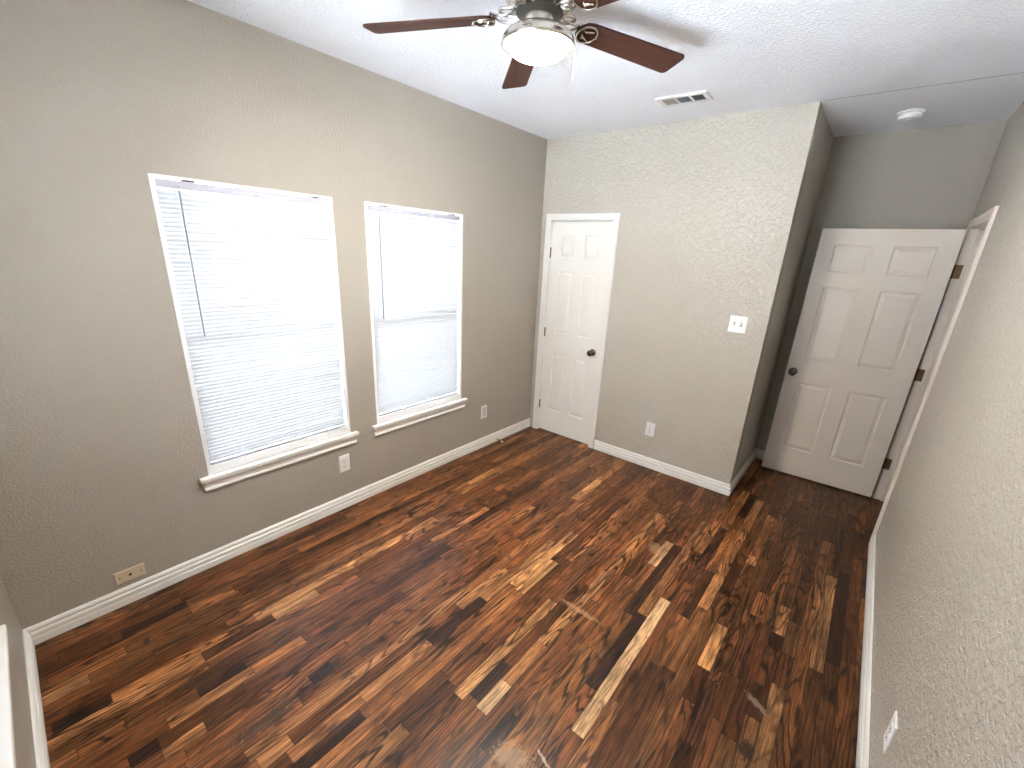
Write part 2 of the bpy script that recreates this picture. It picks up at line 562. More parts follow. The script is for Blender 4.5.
wall('wall_hallway_side', 'x', W + 0.0, W + 0.13, L2 + T, 4.9, 0, H, [], 'hallway side wall beyond the alcove corner')

tag(obj('ceiling', box(-T, 4.15, Y0 - 0.25, 5.0, H, H + 0.1), M['ceil']),
    'white textured ceiling carrying the fan and vent', 'ceiling', kind='structure')

# floor: individual oak strips laid along the window wall, tone per strip
PW = 0.0572
X_OFF = 2.053 - PW / 2
PAL = [((0.115, 0.036, 0.010), 14), ((0.150, 0.050, 0.014), 22), ((0.195, 0.068, 0.020), 28), ((0.245, 0.092, 0.027), 18),
       ((0.31, 0.125, 0.040), 7), ((0.37, 0.165, 0.058), 3), ((0.060, 0.020, 0.008), 4)]
TAN, ORG, MID, DRK, BLK = (0.56, 0.34, 0.17), (0.45, 0.215, 0.078), (0.25, 0.095, 0.029), (0.085, 0.028, 0.010), (0.040, 0.014, 0.008)
MID2, TAN2 = (0.33, 0.140, 0.047), (0.42, 0.23, 0.11)
# boards that stand out in the photo: x of the strip, y from, y to, tone
SPECIAL = [
    (2.056, 0.969, 1.9, TAN),
    (1.994, 1.176, 1.71, BLK),
    (1.402, 1.4, 1.739, ORG),
    (1.361, 1.416, 2.064, ORG),
    (1.698, 0.788, 0.95, TAN),
    (1.639, 0.817, 1.017, BLK),
    (1.599, 0.769, 1.471, ORG),
    (1.139, 2.429, 2.829, ORG),
    (1.145, 2.829, 3.249, MID2),
    (1.879, 2.12, 2.416, TAN2),
    (1.713, 1.879, 2.702, MID2),
    (2.225, 1.989, 3.445, MID2),
    (2.11, 2.919, 3.518, MID),
    (2.356, 3.087, 3.261, MID2),
    (2.355, 2.564, 3.095, MID),
    (2.349, 2.546, 2.647, ORG),
    (2.096, 2.113, 2.834, DRK),
    (2.161, 3.079, 3.505, BLK),
    (2.175, 2.307, 2.88, MID),
    (2.344, 1.604, 1.925, ORG),
    (2.433, 1.655, 2.055, DRK),
    (2.231, 1.975, 2.31, MID2),
    (2.454, 2.111, 2.327, MID),
    (2.57, 2.059, 2.298, MID2),
    (2.372, 1.224, 1.564, DRK),
    (2.572, 1.691, 1.95, DRK),
    (0.632, 0.446, 0.671, ORG),
    (1.296, 0.863, 1.23, BLK),
    (1.625, 0.808, 1.021, BLK),
    (1.556, 0.546, 0.791, DRK),
    (1.313, 0.502, 0.846, MID2),
    (1.23, 0.127, 0.24, MID2),
    (1.109, 0.404, 0.498, BLK),
    (1.802, 0.689, 0.865, BLK),
    (0.228, -0.333, -0.095, DRK),
    (0.228, -0.058, 0.196, BLK),
    (0.56, -0.319, -0.152, BLK),
    (0.937, -0.163, -0.079, BLK),
    (0.808, 0.078, 0.251, BLK),
    (0.341, 0.401, 0.649, DRK),
    (0.3, 0.194, 0.388, MID),
    (0.722, -0.274, -0.14, MID),
    (0.941, -0.081, 0.052, MID2),
]


def pick(x, y):
    tot = sum(w for _, w in PAL); r = random.uniform(0, tot)
    for c, w in PAL:
        r -= w
        if r <= 0: break
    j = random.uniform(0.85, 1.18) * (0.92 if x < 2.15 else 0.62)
    h = random.uniform(-0.08, 0.08)
    return (c[0] * j * (1 + h), c[1] * j, c[2] * j * (1 - h))


def build_floor():
    bm = bmesh.new()
    tone = bm.loops.layers.float_color.new('tone')
    seed = bm.loops.layers.float_color.new('seed')
    uvl = bm.loops.layers.uv.new('plank')
    x0, x1, ya, yb = 0.0, 4.05, Y0 - 0.25, 5.0
    k0 = math.floor((x0 - X_OFF) / PW); k1 = math.ceil((x1 - X_OFF) / PW)
    for k in range(k0, k1):
        a = X_OFF + k * PW; b = a + PW
        ca, cb = max(a, x0), min(b, x1)
        if cb - ca < 1e-4: continue
        mid = (a + b) / 2
        sp = sorted([s for s in SPECIAL if abs(s[0] - mid) < PW / 2], key=lambda s: s[1])
        segs = []
        y = ya - random.uniform(0, 0.6)

        def fill(y, yend):
            while y < yend - 1e-6:
                ln = random.choice((0.25, 0.35, 0.5, 0.65, 0.8, 1.0, 1.25)) * random.uniform(0.85, 1.15)
                e = y + ln
                if yend - e < 0.18: e = yend
                segs.append((y, e, None)); y = e
        for s in sp:
            s1 = max(s[1], y)
            fill(y, s1)
            if s[2] > s1: segs.append((s1, s[2], s[3])); y = s[2]
        fill(y, yb)
        for (p, e, t) in segs:
            cp, ce = max(p, ya), min(e, yb)
            if ce - cp < 1e-4: continue
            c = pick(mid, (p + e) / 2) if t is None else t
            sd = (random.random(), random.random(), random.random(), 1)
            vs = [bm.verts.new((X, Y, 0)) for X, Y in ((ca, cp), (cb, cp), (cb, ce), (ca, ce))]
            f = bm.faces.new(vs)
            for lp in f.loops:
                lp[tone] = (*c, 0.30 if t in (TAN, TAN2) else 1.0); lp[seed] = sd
                lp[uvl].uv = ((lp.vert.co.x - a) / PW, lp.vert.co.y - p)
    # slab under the strips
    z = -0.1
    vs = [bm.verts.new(p) for p in ((x0, ya, 0), (x1, ya, 0), (x1, yb, 0), (x0, yb, 0), (x0, ya, z), (x1, ya, z), (x1, yb, z), (x0, yb, z))]
    for f in ((0, 1, 5, 4), (1, 2, 6, 5), (2, 3, 7, 6), (3, 0, 4, 7), (7, 6, 5, 4)):
        ff = bm.faces.new([vs[i] for i in f])
        for lp in ff.loops: lp[tone] = (0.1, 0.05, 0.02, 1); lp[seed] = (0, 0, 0, 1); lp[uvl].uv = (0.5, 0.5)
    me = bpy.data.meshes.new('floor')
    bm.to_mesh(me); bm.free()
    me.materials.append(M['floor'])
    o = bpy.data.objects.new('floor', me); C.objects.link(o)
    tag(o, 'dark stained oak strip floor with mixed brown boards', 'floor', kind='structure')


build_floor()

# ------------------------------------------------------------------ baseboards
BH = 0.092
KB = BH / 0.112
BP = [(0, 0), (0.017, 0), (0.017, 0.040), (0.0105, 0.044), (0.0105, 0.050), (0.0165, 0.053), (0.0165, 0.072), (0.012, 0.077), (0.0065, 0.079),
      (0.0065, 0.085), (0.013, 0.088), (0.013, 0.098), (0.008, 0.108), (0.004, 0.112), (0, 0.112)]
BP = [(d, z * KB) for d, z in BP]


def baseboard(name, A, B, out, label, cA=0.0, cB=0.0):
    bm = bmesh.new(); sweep(bm, BP, A, B, out, cA, cB)
    return tag(obj(name, bm, M['trim']), label, 'baseboard', kind='structure')


baseboard('baseboard_left', (0, Y0, 0), (0, L - 0.002, 0), (1, 0, 0), 'long white moulded baseboard under the two windows', 1, 0)
baseboard('baseboard_far', (0.793, L, 0), (W1, L, 0), (0, -1, 0), 'white baseboard right of the closet door', 0, -1)
baseboard('baseboard_alcove_side', (W1, L, 0), (W1, L2, 0), (1, 0, 0), 'short baseboard running into the dim alcove', -1, 1)
baseboard('baseboard_alcove_back', (W1, L2, 0), (W, L2, 0), (0, -1, 0), 'shaded baseboard behind the open entry door', 1, 0)
baseboard('baseboard_right', (W, Y0, 0), (W, ED[0] - 0.045, 0), (-1, 0, 0), 'white baseboard along the right wall', 1, 0)
baseboard('baseboard_near', (0, Y0, 0), (W, Y0, 0), (0, 1, 0), 'white baseboard running down the lower left edge', 1, 1).matrix_world = NEAR

# ------------------------------------------------------------------ windows, blinds
def local_frame(origin, ux, out):
    """matrix: local x = along wall, local y = out of wall into room, local z = up"""
    ux, out = Vector(ux), Vector(out)
    return Matrix(((ux.x, out.x, 0, origin[0]), (ux.y, out.y, 0, origin[1]), (0, 0, 1, origin[2]), (0, 0, 0, 1)))


def part(name, bm, m, parent, **k):
    return obj(name, bm, m, parent, **k)


def multibox(lst):
    bm = bmesh.new()
    for a in lst: bx(bm, *a)
    return bm


def make_window(idx, mw, w, label, blabel, tilt_deg=79):
    h = ZT - ZB
    root = thing('window_%d' % idx, label, 'window', kind='structure')
    root.matrix_world = mw
    f = 0.019
    D = 0.115
    # jamb liner
    part('window_frame', multibox([(0, f, -D, 0.004, 0, h), (w - f, w, -D, 0.004, 0, h), (f, w - f, -D, 0.004, h - 0.009, h),
                                   (f, w - f, -D, -0.004, 0, 0.046)]), M['vinyl'], root, bevel=0.0015)
    # sashes: upper one sits outside the lower one
    mid = h * 0.50
    s = 0.04
    for nm, za, zb, ya, yb in (('upper_sash', mid - 0.02, h - 0.02, -0.110, -0.088), ('lower_sash', 0.046, mid + 0.02, -0.086, -0.064)):
        sa = part(nm, multibox([(f, f + s, ya, yb, za, zb), (w - f - s, w - f, ya, yb, za, zb),
                                (f + s, w - f - s, ya, yb, za, za + s), (f + s, w - f - s, ya, yb, zb - s, zb)]), M['vinyl'], root)
        part('glass_pane', box(f + s, w - f - s, (ya + yb) / 2 - 0.002, (ya + yb) / 2 + 0.002, za + s, zb - s), M['glass'], sa)
    # stool and apron
    part('window_sill', multibox([(-0.044, w + 0.046, 0.0, 0.036, -0.022, 0.0), (0.0, w, -0.064, 0.0, -0.022, 0.0)]), M['trim'], root, bevel=0.004)
    bm = bmesh.new()
    prof = [(0, -0.022), (0.026, -0.022), (0.026, -0.034), (0.019, -0.042), (0.014, -0.056), (0.013, -0.066), (0.018, -0.070), (0.018, -0.080), (0, -0.082)]
    sweep(bm, prof, (-0.034, 0, 0), (w + 0.036, 0, 0), (0, 1, 0), 0.3, 0.3)
    part('apron', bm, M['trim'], root)

    # mini blind hanging in the opening
    b = thing('window_blind', blabel, 'blind', group=None)
    b.matrix_world = mw
    x0, x1 = f + 0.004, w - f - 0.004
    yc = -0.024
    part('headrail', box(x0, x1, yc - 0.018, yc + 0.017, h - 0.050, h - 0.014), M['rail'], b, bevel=0.002)
    for bxx in (x0 + 0.10, x1 - 0.10):
        part('bracket', box(bxx, bxx + 0.05, yc - 0.012, yc + 0.02, h - 0.014, h - 0.0092), M['slot'], b)
    zt, zb = h - 0.056, 0.068
    n = int((zt - zb) / 0.0195)
    bm = bmesh.new()
    tilt = math.radians(tilt_deg)
    ct, st = math.cos(tilt), math.sin(tilt)
    for i in range(n):
        zc = zt - (i + 0.5) * (zt - zb) / n
        rows = []
        jz = random.uniform(-0.0006, 0.0006); jt = random.uniform(-0.03, 0.03)
        cc, ss = math.cos(tilt + jt), math.sin(tilt + jt)
        for j in range(5):
            u = (j / 4 - 0.5) * 0.025
            crown = 0.0022 * (1 - (u / 0.0125) ** 2)
            yy = yc - u * cc + crown * ss
            zz = zc + jz + u * ss + crown * cc
            rows.append([bm.verts.new((xx, yy, zz)) for xx in (x0 + 0.002, x1 - 0.002)])
        for a_, b_ in zip(rows, rows[1:]):
            bm.faces.new((a_[0], a_[1], b_[1], b_[0]))
    part('slats', bm, M['slat'], b, smooth=True)
    part('bottom_rail', box(x0, x1, yc - 0.013, yc + 0.013, 0.048, 0.062), M['rail'], b, bevel=0.003)
    for k, xx in enumerate((x0 + 0.13, (x0 + x1) / 2, x1 - 0.13)):
        bm = bmesh.new()
        for dy in (-0.0135, 0.0135): tube(bm, [(xx, yc + dy, 0.05), (xx, yc + dy, h - 0.05)], 0.0006, 5)
        part('ladder_cord', bm, M['cord'], b)
    bm = bmesh.new()
    wx = 0.104
    tube(bm, [(wx, yc + 0.024, h - 0.052), (wx - 0.002, yc + 0.026, h - 0.72)], 0.0044, 6)
    wand = part('tilt_wand', bm, M['wand'], b)
    bm = bmesh.new()
    tube(bm, [(wx, yc + 0.012, h - 0.040), (wx, yc + 0.024, h - 0.040), (wx, yc + 0.024, h - 0.056)], 0.0018, 6)
    part('hook', bm, M['wand'], wand)
    return b


make_window(1, local_frame((0, WIN_A[0], ZB), (0, 1, 0), (1, 0, 0)), WIN_A[1] - WIN_A[0],
            'white framed window nearer the camera on the left wall', 'white mini blind in the larger-looking window nearer the camera')
make_window(2, local_frame((0, WIN_B[0], ZB), (0, 1, 0), (1, 0, 0)), WIN_B[1] - WIN_B[0],
            'white framed window nearer the closet door', 'white mini blind in the window closer to the closet door')
make_window(3, NEAR @ local_frame((WIN_N[1], Y0, ZB), (-1, 0, 0), (0, 1, 0)), WIN_N[1] - WIN_N[0],
            'white window whose sill edge shows at the lower left corner', 'white mini blind above the sill at the lower left edge, slats opened to admit daylight', -48)  # unseen slats tilted open to throw daylight up at the ceiling

# ------------------------------------------------------------------ doors
def panel_mesh(x0, x1, z0, z1, t):
    """raised moulded panel, both faces; local y from -t/2 to t/2"""
    bm = bmesh.new()
    rings = [(0.0, 0.0), (0.007, 0.0115), (0.014, 0.0125), (0.033, 0.0040), (0.036, 0.0030)]
    for sgn in (-1, 1):
        prev = None
        for ins, dep in rings:
            y = sgn * (t / 2 - dep)
            r = [bm.verts.new(p) for p in ((x0 + ins, y, z0 + ins), (x1 - ins, y, z0 + ins), (x1 - ins, y, z1 - ins), (x0 + ins, y, z1 - ins))]
            if prev:
                for i in range(4): bm.faces.new((prev[i], prev[(i + 1) % 4], r[(i + 1) % 4], r[i]))
            prev = r
        bm.faces.new(prev)
    return bm


def knob(root, x, z, t, side, m):
    """door knob with rose on the given side (-1 front, +1 back)"""
    mt = Matrix.Translation((x, side * t / 2, z)) @ Matrix.Rotation(-side * PI / 2, 4, 'X')
    bm = bmesh.new()
    lathe(bm, [(0.0005, 0.018), (0.010, 0.018), (0.011, 0.030), (0.019, 0.036), (0.0265, 0.046), (0.0275, 0.056), (0.023, 0.065), (0.013, 0.069), (0.0005, 0.070)], 24, mt)
    kb = obj('door_knob', bm, m, root, smooth=True)
    bm = bmesh.new()
    lathe(bm, [(0.032, 0), (0.032, 0.004), (0.027, 0.009), (0.012, 0.012), (0.012, 0.019)], 24, mt)
    obj('rose', bm, m, kb, smooth=True)


def make_door(idx, w, h, xs, zs, t, loc, rotz, label, knob_x, m, knobs):
    """leaf in local coordinates: x 0..w, front face at -t/2"""
    root = thing('door_%d' % idx, label, 'door', loc, rotz, kind='structure')
    us = sorted({0, w, *[v for p in xs for v in p]})
    zz = sorted({0, h, *[v for p in zs for v in p]})
    holes = [(a, b, c, d) for a, b in xs for c, d in zs]
    bm = bmesh.new()
    cells(bm, us, zz, holes, lambda a, b, c, d: bx(bm, a, b, -t / 2, t / 2, c, d))
    bmesh.ops.remove_doubles(bm, verts=bm.verts, dist=1e-5)
    seen = {}
    for f in bm.faces:
        seen.setdefault(tuple(round(c, 4) for c in f.calc_center_median()), []).append(f)
    bmesh.ops.delete(bm, geom=[f for fs in seen.values() if len(fs) > 1 for f in fs], context='FACES_ONLY')
    obj('door_leaf', bm, m, root)
    for a, b in xs:
        for c, d in zs:
            obj('panel', panel_mesh(a, b, c, d, t), m, root)
    for s in knobs: knob(root, knob_x, 0.908, t, s, M['dark_nickel'])
    return root


ZS = [(0.235, 0.825), (1.025, 1.605), (1.715, 1.915)]
# closet door: leaf x 0.113..0.722, hinged on the left, closed
cw = 0.605
d1 = make_door(1, cw, 2.026, [(0.106, 0.256), (0.352, 0.500)], ZS, 0.035, (0.1145, L + 0.012 + 0.0175, 0.012), 0,
               'narrow white closed six-panel closet door with dark round knob', 0.543, M['door'], (-1,))
for z in (0.285, 1.033, 1.772):
    bm = bmesh.new()
    tube(bm, [(-0.004, -0.0235, z - 0.057), (-0.004, -0.0235, z + 0.033)], 0.0055, 10)
    bx(bm, -0.006, 0.004, -0.020, -0.0165, z - 0.057, z + 0.033)
    obj('hinge', bm, M['brass'], d1)
# entry door: hinged at the far jamb, swung open into the alcove
dx0, dxh = Vector((2.104, 4.105)), Vector((2.902, 4.128))
ew = 0.796
ang = math.atan2(dxh.y - dx0.y, dxh.x - dx0.x)
nrm = Vector((-math.sin(ang), math.cos(ang)))
o2 = dx0 + nrm * 0.0175
d2 = make_door(2, ew, 2.030, [(0.102, 0.338), (0.454, 0.686)], ZS, 0.035, (o2.x, o2.y, 0.012), ang,
               'wide six-panel entry door swung open across the alcove', 0.051, M['door_warm_lit'], (-1, 1))
for z in (0.300, 1.030, 1.762):
    bm = bmesh.new()
    tube(bm, [(ew + 0.010, 0.014, z - 0.045), (ew + 0.012, 0.020, z + 0.045)], 0.006, 10)
    bx(bm, ew + 0.014, ew + 0.050, 0.0105, 0.0142, z - 0.045, z + 0.045)
    bx(bm, ew, ew + 0.003, -0.012, 0.018, z - 0.045, z + 0.045)
    h_ = obj('hinge', bm, M['brass'], d2)
    for sx, sz in ((0.026, -0.028), (0.040, 0.0), (0.026, 0.028)):
            bm = bmesh.new()
            lathe(bm, [(0.003, 0), (0.0022, 0.0008)], 8, Matrix.Translation((ew + sx, 0.0106, z + sz)) @ Matrix.Rotation(PI / 2, 4, 'X'))
            obj('screw', bm, M['nickel'], h_)


def casing_profile(w):
    """(across, out) outline of a door casing, inner edge at 0"""
    return [(0, 0), (0, 0.010), (0.006, 0.013), (w * 0.55, 0.0135), (w * 0.62, 0.017), (w - 0.008, 0.018), (w, 0.014), (w, 0)]


def casing(bm, mw, a, b, top, w, left=True, right=True):
    """casing on a wall plane: local x along wall, y out, z up; opening a..b, 0..top"""
    P = casing_profile(w)

    def ring(fn): return [bm.verts.new(mw @ Vector(fn(p, o))) for p, o in P]
    R = []
    if left:
        R.append(ring(lambda p, o: (a - p, o, 0)))
        R.append(ring(lambda p, o: (a - p, o, top + p)))
    else:
        R.append(ring(lambda p, o: (a, o, top + p)))
    if right:
        R.append(ring(lambda p, o: (b + p, o, top + p)))
        R.append(ring(lambda p, o: (b + p, o, 0)))
    else:
        R.append(ring(lambda p, o: (b, o, top + p)))
    n = len(P)
    for r, s in zip(R, R[1:]):
        for i in range(n): bm.faces.new((r[i], r[(i + 1) % n], s[(i + 1) % n], s[i]))
    bm.faces.new(R[0]); bm.faces.new(R[-1][::-1])


# closet casing + jamb (trim_1)
t1 = thing('trim_1', 'white casing around the narrow closet door', 'door frame', kind='structure')
bm = bmesh.new()
casing(bm, local_frame((0, L, 0), (1, 0, 0), (0, -1, 0)), 0.107, 0.728, 2.048, 0.054)
obj('casing', bm, M['trim'], t1)
obj('jamb', multibox([(0.098, 0.110, L, L + 0.12, 0, DT), (0.725, 0.736, L, L + 0.12, 0, DT), (0.110, 0.725, L, L + 0.12, 2.045, DT),
                      (0.110, 0.120, L + 0.049, L + 0.085, 0, 2.045), (0.715, 0.725, L + 0.049, L + 0.085, 0, 2.045), (0.120, 0.715, L + 0.049, L + 0.085, 2.035, 2.045)]),
    M['trim'], t1)
# entry casing + jamb (trim_2)
t2 = thing('trim_2', 'warm-lit white casing and jamb of the entry doorway beside the open door', 'door frame', kind='structure')
bm = bmesh.new()
casing(bm, local_frame((W, 0, 0), (0, 1, 0), (-1, 0, 0)), ED[0] + 0.010, ED[1] - 0.006, 2.052, 0.054)
obj('casing', bm, M['trim_warm_lit'], t2)
bm = bmesh.new()
casing(bm, local_frame((W + 0.13, 0, 0), (0, 1, 0), (1, 0, 0)), ED[0] + 0.010, ED[1] - 0.006, 2.052, 0.054)
obj('casing', bm, M['trim_warm_lit'], t2)
obj('jamb', multibox([(W, W + 0.13, ED[0], ED[0] + 0.014, 0, DT), (W, W + 0.13, ED[1] - 0.014, ED[1], 0, DT), (W, W + 0.13, ED[0] + 0.014, ED[1] - 0.014, 2.048, DT),
                      (W + 0.040, W + 0.075, ED[0] + 0.014, ED[0] + 0.026, 0, 2.048), (W + 0.040, W + 0.075, ED[1] - 0.026, ED[1] - 0.014, 0, 2.048),
                      (W + 0.040, W + 0.075, ED[0] + 0.026, ED[1] - 0.026, 2.036, 2.048)]), M['trim_warm_lit'], t2)

# ------------------------------------------------------------------ wall plates
def plate_bm(w, h, t=0.0055):
    bm = bmesh.new()
    b_ = 0.003
    vs0 = [(-w / 2, 0, -h / 2), (w / 2, 0, -h / 2), (w / 2, 0, h / 2), (-w / 2, 0, h / 2)]
    vs1 = [(-w / 2, t * .6, -h / 2), (w / 2, t * .6, -h / 2), (w / 2, t * .6, h / 2), (-w / 2, t * .6, h / 2)]
    vs2 = [(x * (1 - 2 * b_ / w), t, z * (1 - 2 * b_ / h)) for x, _, z in vs1]
    R = [[bm.verts.new(p) for p in v] for v in (vs0, vs1, vs2)]
    for a, b in zip(R, R[1:]):
        for i in range(4): bm.faces.new((a[i], a[(i + 1) % 4], b[(i + 1) % 4], b[i]))
    bm.faces.new(R[0][::-1]); bm.faces.new(R[-1])
    return bm


def disc(bm, x, y, z, r, d, n=16, sz=1.0):
    mt = Matrix.Translation((x, y, z)) @ Matrix.Rotation(-PI / 2, 4, 'X') @ Matrix.Diagonal((1, sz, 1, 1))
    lathe(bm, [(r, 0), (r * .96, d)], n, mt)


def outlet(mw, label, m, slotm):
    o = thing('wall_outlet', label, 'outlet')
    o.matrix_world = mw
    obj('cover_plate', plate_bm(0.076, 0.122), m, o)
    for z in (0.021, -0.021):
        bm = bmesh.new(); disc(bm, 0, 0.0054, z, 0.0175, 0.002, 20, 0.82)
        s = obj('socket', bm, m, o)
        obj('slot', multibox([(-0.0078, -0.0052, 0.0066, 0.0080, z - 0.001, z + 0.0085), (0.0052, 0.0078, 0.0066, 0.0080, z - 0.001, z + 0.0075),
                              (-0.0024, 0.0024, 0.0066, 0.0080, z - 0.0105, z - 0.0060)]), slotm, s)
    bm = bmesh.new(); disc(bm, 0, 0.0054, 0, 0.0032, 0.001, 10)
    obj('screw', bm, M['nickel'], o)
    return o


outlet(local_frame((1.302, L, 0.355), (-1, 0, 0), (0, -1, 0)), 'white duplex outlet low on the far wall between closet door and corner', M['plate'], M['grey_slot'])
outlet(local_frame((0, 1.223, 0.335), (0, 1, 0), (1, 0, 0)), 'white duplex outlet under the right end of the nearer window sill', M['plate'], M['grey_slot'])
outlet(local_frame((W, 1.443, 0.335), (0, -1, 0), (-1, 0, 0)), 'white duplex outlet low on the right wall', M['plate'], M['grey_slot'])
# rectangular outlet nearer the closet
o = thing('wall_outlet', 'pale rectangular decorator outlet plate between far window and closet door', 'outlet')
o.matrix_world = local_frame((0, 2.625, 0.350), (0, 1, 0), (1, 0, 0))
obj('cover_plate', plate_bm(0.076, 0.122), M['plate'], o)
obj('insert', box(-0.0235, 0.0235, 0.0050, 0.0072, -0.046, 0.046), M['plate2'], o, bevel=0.001)
# two-gang switch
o = thing('light_switch', 'white double light switch plate at shoulder height on the far wall', 'light switch')
o.matrix_world = local_frame((1.815, L, 1.340), (-1, 0, 0), (0, -1, 0))
obj('cover_plate', plate_bm(0.120, 0.122), M['plate'], o)
for s, tl in ((-1, 0.5), (1, -0.5)):
    x = s * 0.023
    obj('switch_collar', box(x - 0.006, x + 0.006, 0.0050, 0.0062, -0.0135, 0.0135), M['grey_slot'], o)
    bm = bmesh.new()
    bx(bm, -0.0042, 0.0042, 0.0, 0.016, -0.0055, 0.0055, Matrix.Translation((x, 0.004, 0)) @ Matrix.Rotation(tl, 4, 'X'))
    obj('toggle', bm, M['plate'], o, bevel=0.001)
    for z in (0.030, -0.030):
        bm = bmesh.new(); disc(bm, x, 0.0054, z, 0.003, 0.001, 10)
        obj('screw', bm, M['plate2'], o)
# ivory jack plate lying on its side by the baseboard
o = thing('jack_plate', 'ivory sideways jack plate just above the baseboard at lower left', 'wall plate')
o.matrix_world = local_frame((0, 0.044, 0.1535), (0, 1, 0), (1, 0, 0))
obj('cover_plate', plate_bm(0.115, 0.066, 0.007), M['ivory'], o)
bm = bmesh.new(); disc(bm, 0, 0.0068, 0, 0.0062, 0.002, 14)
obj('jack', bm, M['slot'], o)
for s in (-1, 1):
    bm = bmesh.new(); disc(bm, s * 0.041, 0.0068, 0.0, 0.0035, 0.001, 10)
    obj('screw', bm, M['bronze'], o)

# ------------------------------------------------------------------ door stop on the left baseboard
o = thing('door_stop', 'small dark spring door stop with white tip on the left baseboard', 'door stop', (0.0168, 2.80, 0.028))
bm = bmesh.new()
lathe(bm, [(0.011, 0), (0.011, 0.003), (0.006, 0.006)], 16, Matrix.Rotation(PI / 2, 4, 'Y'))
obj('mount', bm, M['rubber'], o)
bm = bmesh.new()
pts = [(0.005 + 0.062 * i / 120, 0.0050 * math.cos(i * 0.785), 0.0050 * math.sin(i * 0.785) - 0.008 * (i / 120) ** 2) for i in range(121)]
tube(bm, pts, 0.0011, 5)
obj('spring', bm, M['bronze'], o)
bm = bmesh.new()
lathe(bm, [(0.0075, 0), (0.0085, 0.004), (0.008, 0.012), (0.004, 0.014)], 16, Matrix.Translation((0.066, 0, -0.008)) @ Matrix.Rotation(PI / 2, 4, 'Y'))
obj('tip', bm, M['rubber'], o, smooth=True)

# ------------------------------------------------------------------ ceiling vent
o = thing('ceiling_vent', 'white three-section air register in the ceiling beside the fan', 'vent', (1.340, 2.907, H), 0.03)
w2, h2 = 0.152, 0.084
bm = bmesh.new()
fz0, fz1 = -0.009, 0.0
secs = [(-0.122, -0.046), (-0.034, 0.040), (0.052, 0.122)]
us = sorted({-w2, w2, *[v for s in secs for v in s]})
cells(bm, us, [-h2, -0.052, 0.052, h2], [(a, b, -0.052, 0.052) for a, b in secs], lambda a, b, c, d: bx(bm, a, b, c, d, fz0, fz1))
obj('vent_frame', bm, M['vent'], o, bevel=0.002)
obj('duct_shade_sheet', box(-0.125, 0.125, -0.053, 0.053, -0.0022, -0.0002), M['black'], o)  # black sheet below the solid ceiling stands in for the duct's shade
for k, (a, b) in enumerate(secs):
    bm = bmesh.new()
    if k == 1:
        for i in range(8):
            y = -0.046 + i * 0.0132
            bx(bm, a, b, -0.0055, 0.0055, -0.0006, 0.0006, Matrix.Translation((0, y, -0.006)) @ Matrix.Rotation(0.45, 4, 'X'))
        obj('louver', bm, M['vent_grey'], o)
    else:
        n = 7
        for i in range(n):
            x = a + (i + 0.5) * (b - a) / n
            bx(bm, -0.0042, 0.0042, -0.052, 0.052, -0.0006, 0.0006, Matrix.Translation((x, 0, -0.006)) @ Matrix.Rotation(-0.6 if k == 0 else 1.25, 4, 'Y'))
        obj('louver', bm, M['vent_brown'] if k == 0 else M['vent_grey'], o)

# ------------------------------------------------------------------ smoke detector
o = thing('smoke_detector', 'round white smoke detector on the alcove ceiling', 'smoke detector', (2.434, 3.836, H))
bm = bmesh.new()
lathe(bm, [(0.070, 0), (0.070, -0.010), (0.064, -0.012)], 32)
obj('base', bm, M['plate'], o)
bm = bmesh.new()
lathe(bm, [(0.060, -0.011), (0.060, -0.030), (0.050, -0.040), (0.022, -0.043), (0.020, -0.046), (0.002, -0.046)], 32)
obj('cover', bm, M['plate'], o, smooth=False)

# ------------------------------------------------------------------ ceiling fan
FX, FY, ZBL = 1.356, 1.385, 2.577
fan = thing('ceiling_fan', 'five-blade brushed nickel ceiling fan with dark wood blades and lit bowl', 'ceiling fan', (FX, FY, H))
zc = -H      # local z = world z - H
bm = bmesh.new()
lathe(bm, [(0.090, 0.0), (0.090, -0.012), (0.112, -0.030), (0.125, -0.060), (0.125, -0.085), (0.112, -0.098), (0.085, -0.106)], 40)
obj('motor_housing', bm, M['nickel'], fan, smooth=True)
bm = bmesh.new()
lathe(bm, [(0.086, -0.105), (0.086, -0.122), (0.056, -0.132)], 36)
obj('flywheel', bm, M['motor'], fan, smooth=False)
bm = bmesh.new()
lathe(bm, [(0.054, -0.130), (0.054, -0.164), (0.060, -0.170)], 36)
neck = obj('switch_housing', bm, M['nickel'], fan, smooth=False)
bm = bmesh.new()
lathe(bm, [(0.060, -0.164), (0.085, -0.168), (0.108, -0.175), (0.124, -0.186), (0.133, -0.200), (0.135, -0.220), (0.131, -0.222), (0.124, -0.208), (0.09, -0.188), (0.060, -0.178)], 48, caps=False)
obj('light_fitter', bm, M['nickel'], fan, smooth=True)
bm = bmesh.new()
prof = [(0.110, -0.198)]
for i in range(0, 13):
    a = PI / 2 * i / 12
    prof.append((0.116 * math.cos(a) ** 0.7 + 0.0006, -0.207 - 0.052 * math.sin(a)))
lathe(bm, prof, 48)
obj('light_bowl', bm, M['bowl'], fan, smooth=True)
th0 = math.radians(-150.374)
PITCH = -0.195
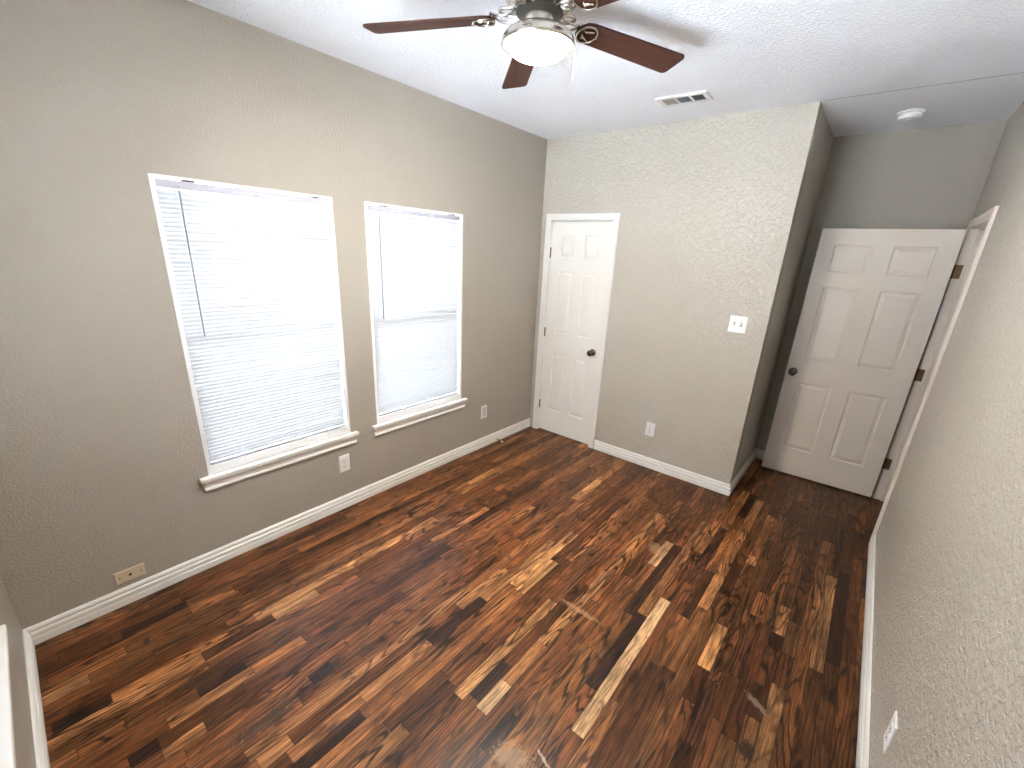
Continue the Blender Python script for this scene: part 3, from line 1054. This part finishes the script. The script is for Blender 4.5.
for k in range(5):
    a = th0 - k * math.radians(72)
    mt = Matrix.Rotation(a, 4, 'Z')
    # blade in its own frame (x radial)
    bl_z = ZBL - H + 0.002
    bmx = Matrix.Translation((0, 0, bl_z)) @ Matrix.Rotation(PITCH, 4, 'X') @ Matrix.Rotation(0.034, 4, 'Y')
    outline = []
    r0, r1, hw = 0.165, 0.668, 0.064
    for q_ in range(7):
        t_ = PI / 2 + PI * q_ / 6
        outline.append((r0 + 0.045 + 0.045 * math.cos(t_), 0.052 * math.sin(t_)))
    for q_ in range(5):
        t_ = -PI / 2 + PI / 2 * q_ / 4
        outline.append((r1 - 0.02 + 0.02 * math.cos(t_), -hw + 0.02 + 0.02 * math.sin(t_)))
    for q_ in range(5):
        t_ = PI / 2 * q_ / 4
        outline.append((r1 - 0.02 + 0.02 * math.cos(t_), hw - 0.02 + 0.02 * math.sin(t_)))
    bm = bmesh.new()
    top = [bm.verts.new(mt @ bmx @ Vector((x, y, 0.0035))) for x, y in outline]
    bot = [bm.verts.new(mt @ bmx @ Vector((x, y, -0.0035))) for x, y in outline]
    bm.faces.new(top); bm.faces.new(bot[::-1])
    n = len(outline)
    for i in range(n): bm.faces.new((top[i], bot[i], bot[(i + 1) % n], top[(i + 1) % n]))
    # keep the wood grain running along the blade: give the mesh its own rotated frame
    inv = (mt @ bmx).inverted()
    for v in bm.verts: v.co = inv @ v.co
    bo = obj('blade', bm, M['blade'], fan)
    bo.matrix_local = mt @ bmx
    # blade iron: open scroll ring near the hub, arm, oval plate under the blade
    ir = bmesh.new()
    X = mt @ bmx
    oval = [X @ Vector((0.208 + 0.040 * math.cos(t_), 0.044 * math.sin(t_), -0.0075)) for t_ in [2 * PI * i / 28 for i in range(28)]]
    tube(ir, oval, 0.0038, 8, closed=True)
    zi = -0.112
    ring = [mt @ Vector((0.112 + 0.036 * math.cos(t_), 0.030 * math.sin(t_), zi + 0.10 * (0.036 * math.cos(t_)))) for t_ in [2 * PI * i / 28 for i in range(28)]]
    tube(ir, ring, 0.0060, 8, closed=True)
    for s in (-1, 1):
        arm = []
        for i in range(13):
            u = i / 12
            p = Vector((0.078 + 0.105 * u, s * (0.012 + 0.020 * math.sin(PI * u) - 0.010 * u), zi - 0.020 * math.sin(PI * u)))
            arm.append(mt @ p)
        arm.append(X @ Vector((0.196, s * 0.014, -0.008)))
        arm.append(X @ Vector((0.226, s * 0.026, -0.008)))
        tube(ir, arm, 0.0045, 8)
    io = obj('blade_iron', ir, M['nickel'], fan, smooth=True)
    for sx, sy in ((0.195, 0.018), (0.195, -0.018), (0.250, 0.0)):
        bm = bmesh.new()
        lathe(bm, [(0.0055, -0.006), (0.005, -0.0105), (0.002, -0.012)], 10, X @ Matrix.Translation((sx, sy, 0)))
        obj('screw', bm, M['nickel'], io)
# pull chain on the camera side of the fitter
cx, cy = 0.137 * math.cos(yaw), 0.137 * math.sin(yaw)
bm = bmesh.new()
for i in range(28):
    z = -0.200 - i * 0.0042
    lathe(bm, [(0.0004, z + 0.0016), (0.0012, z + 0.0008), (0.0012, z - 0.0008), (0.0004, z - 0.0016)], 6, Matrix.Translation((cx, cy, 0)))
tube(bm, [(cx, cy, -0.198), (cx, cy, -0.318)], 0.0006, 5)
ch = obj('pull_chain', bm, M['chain'], fan)
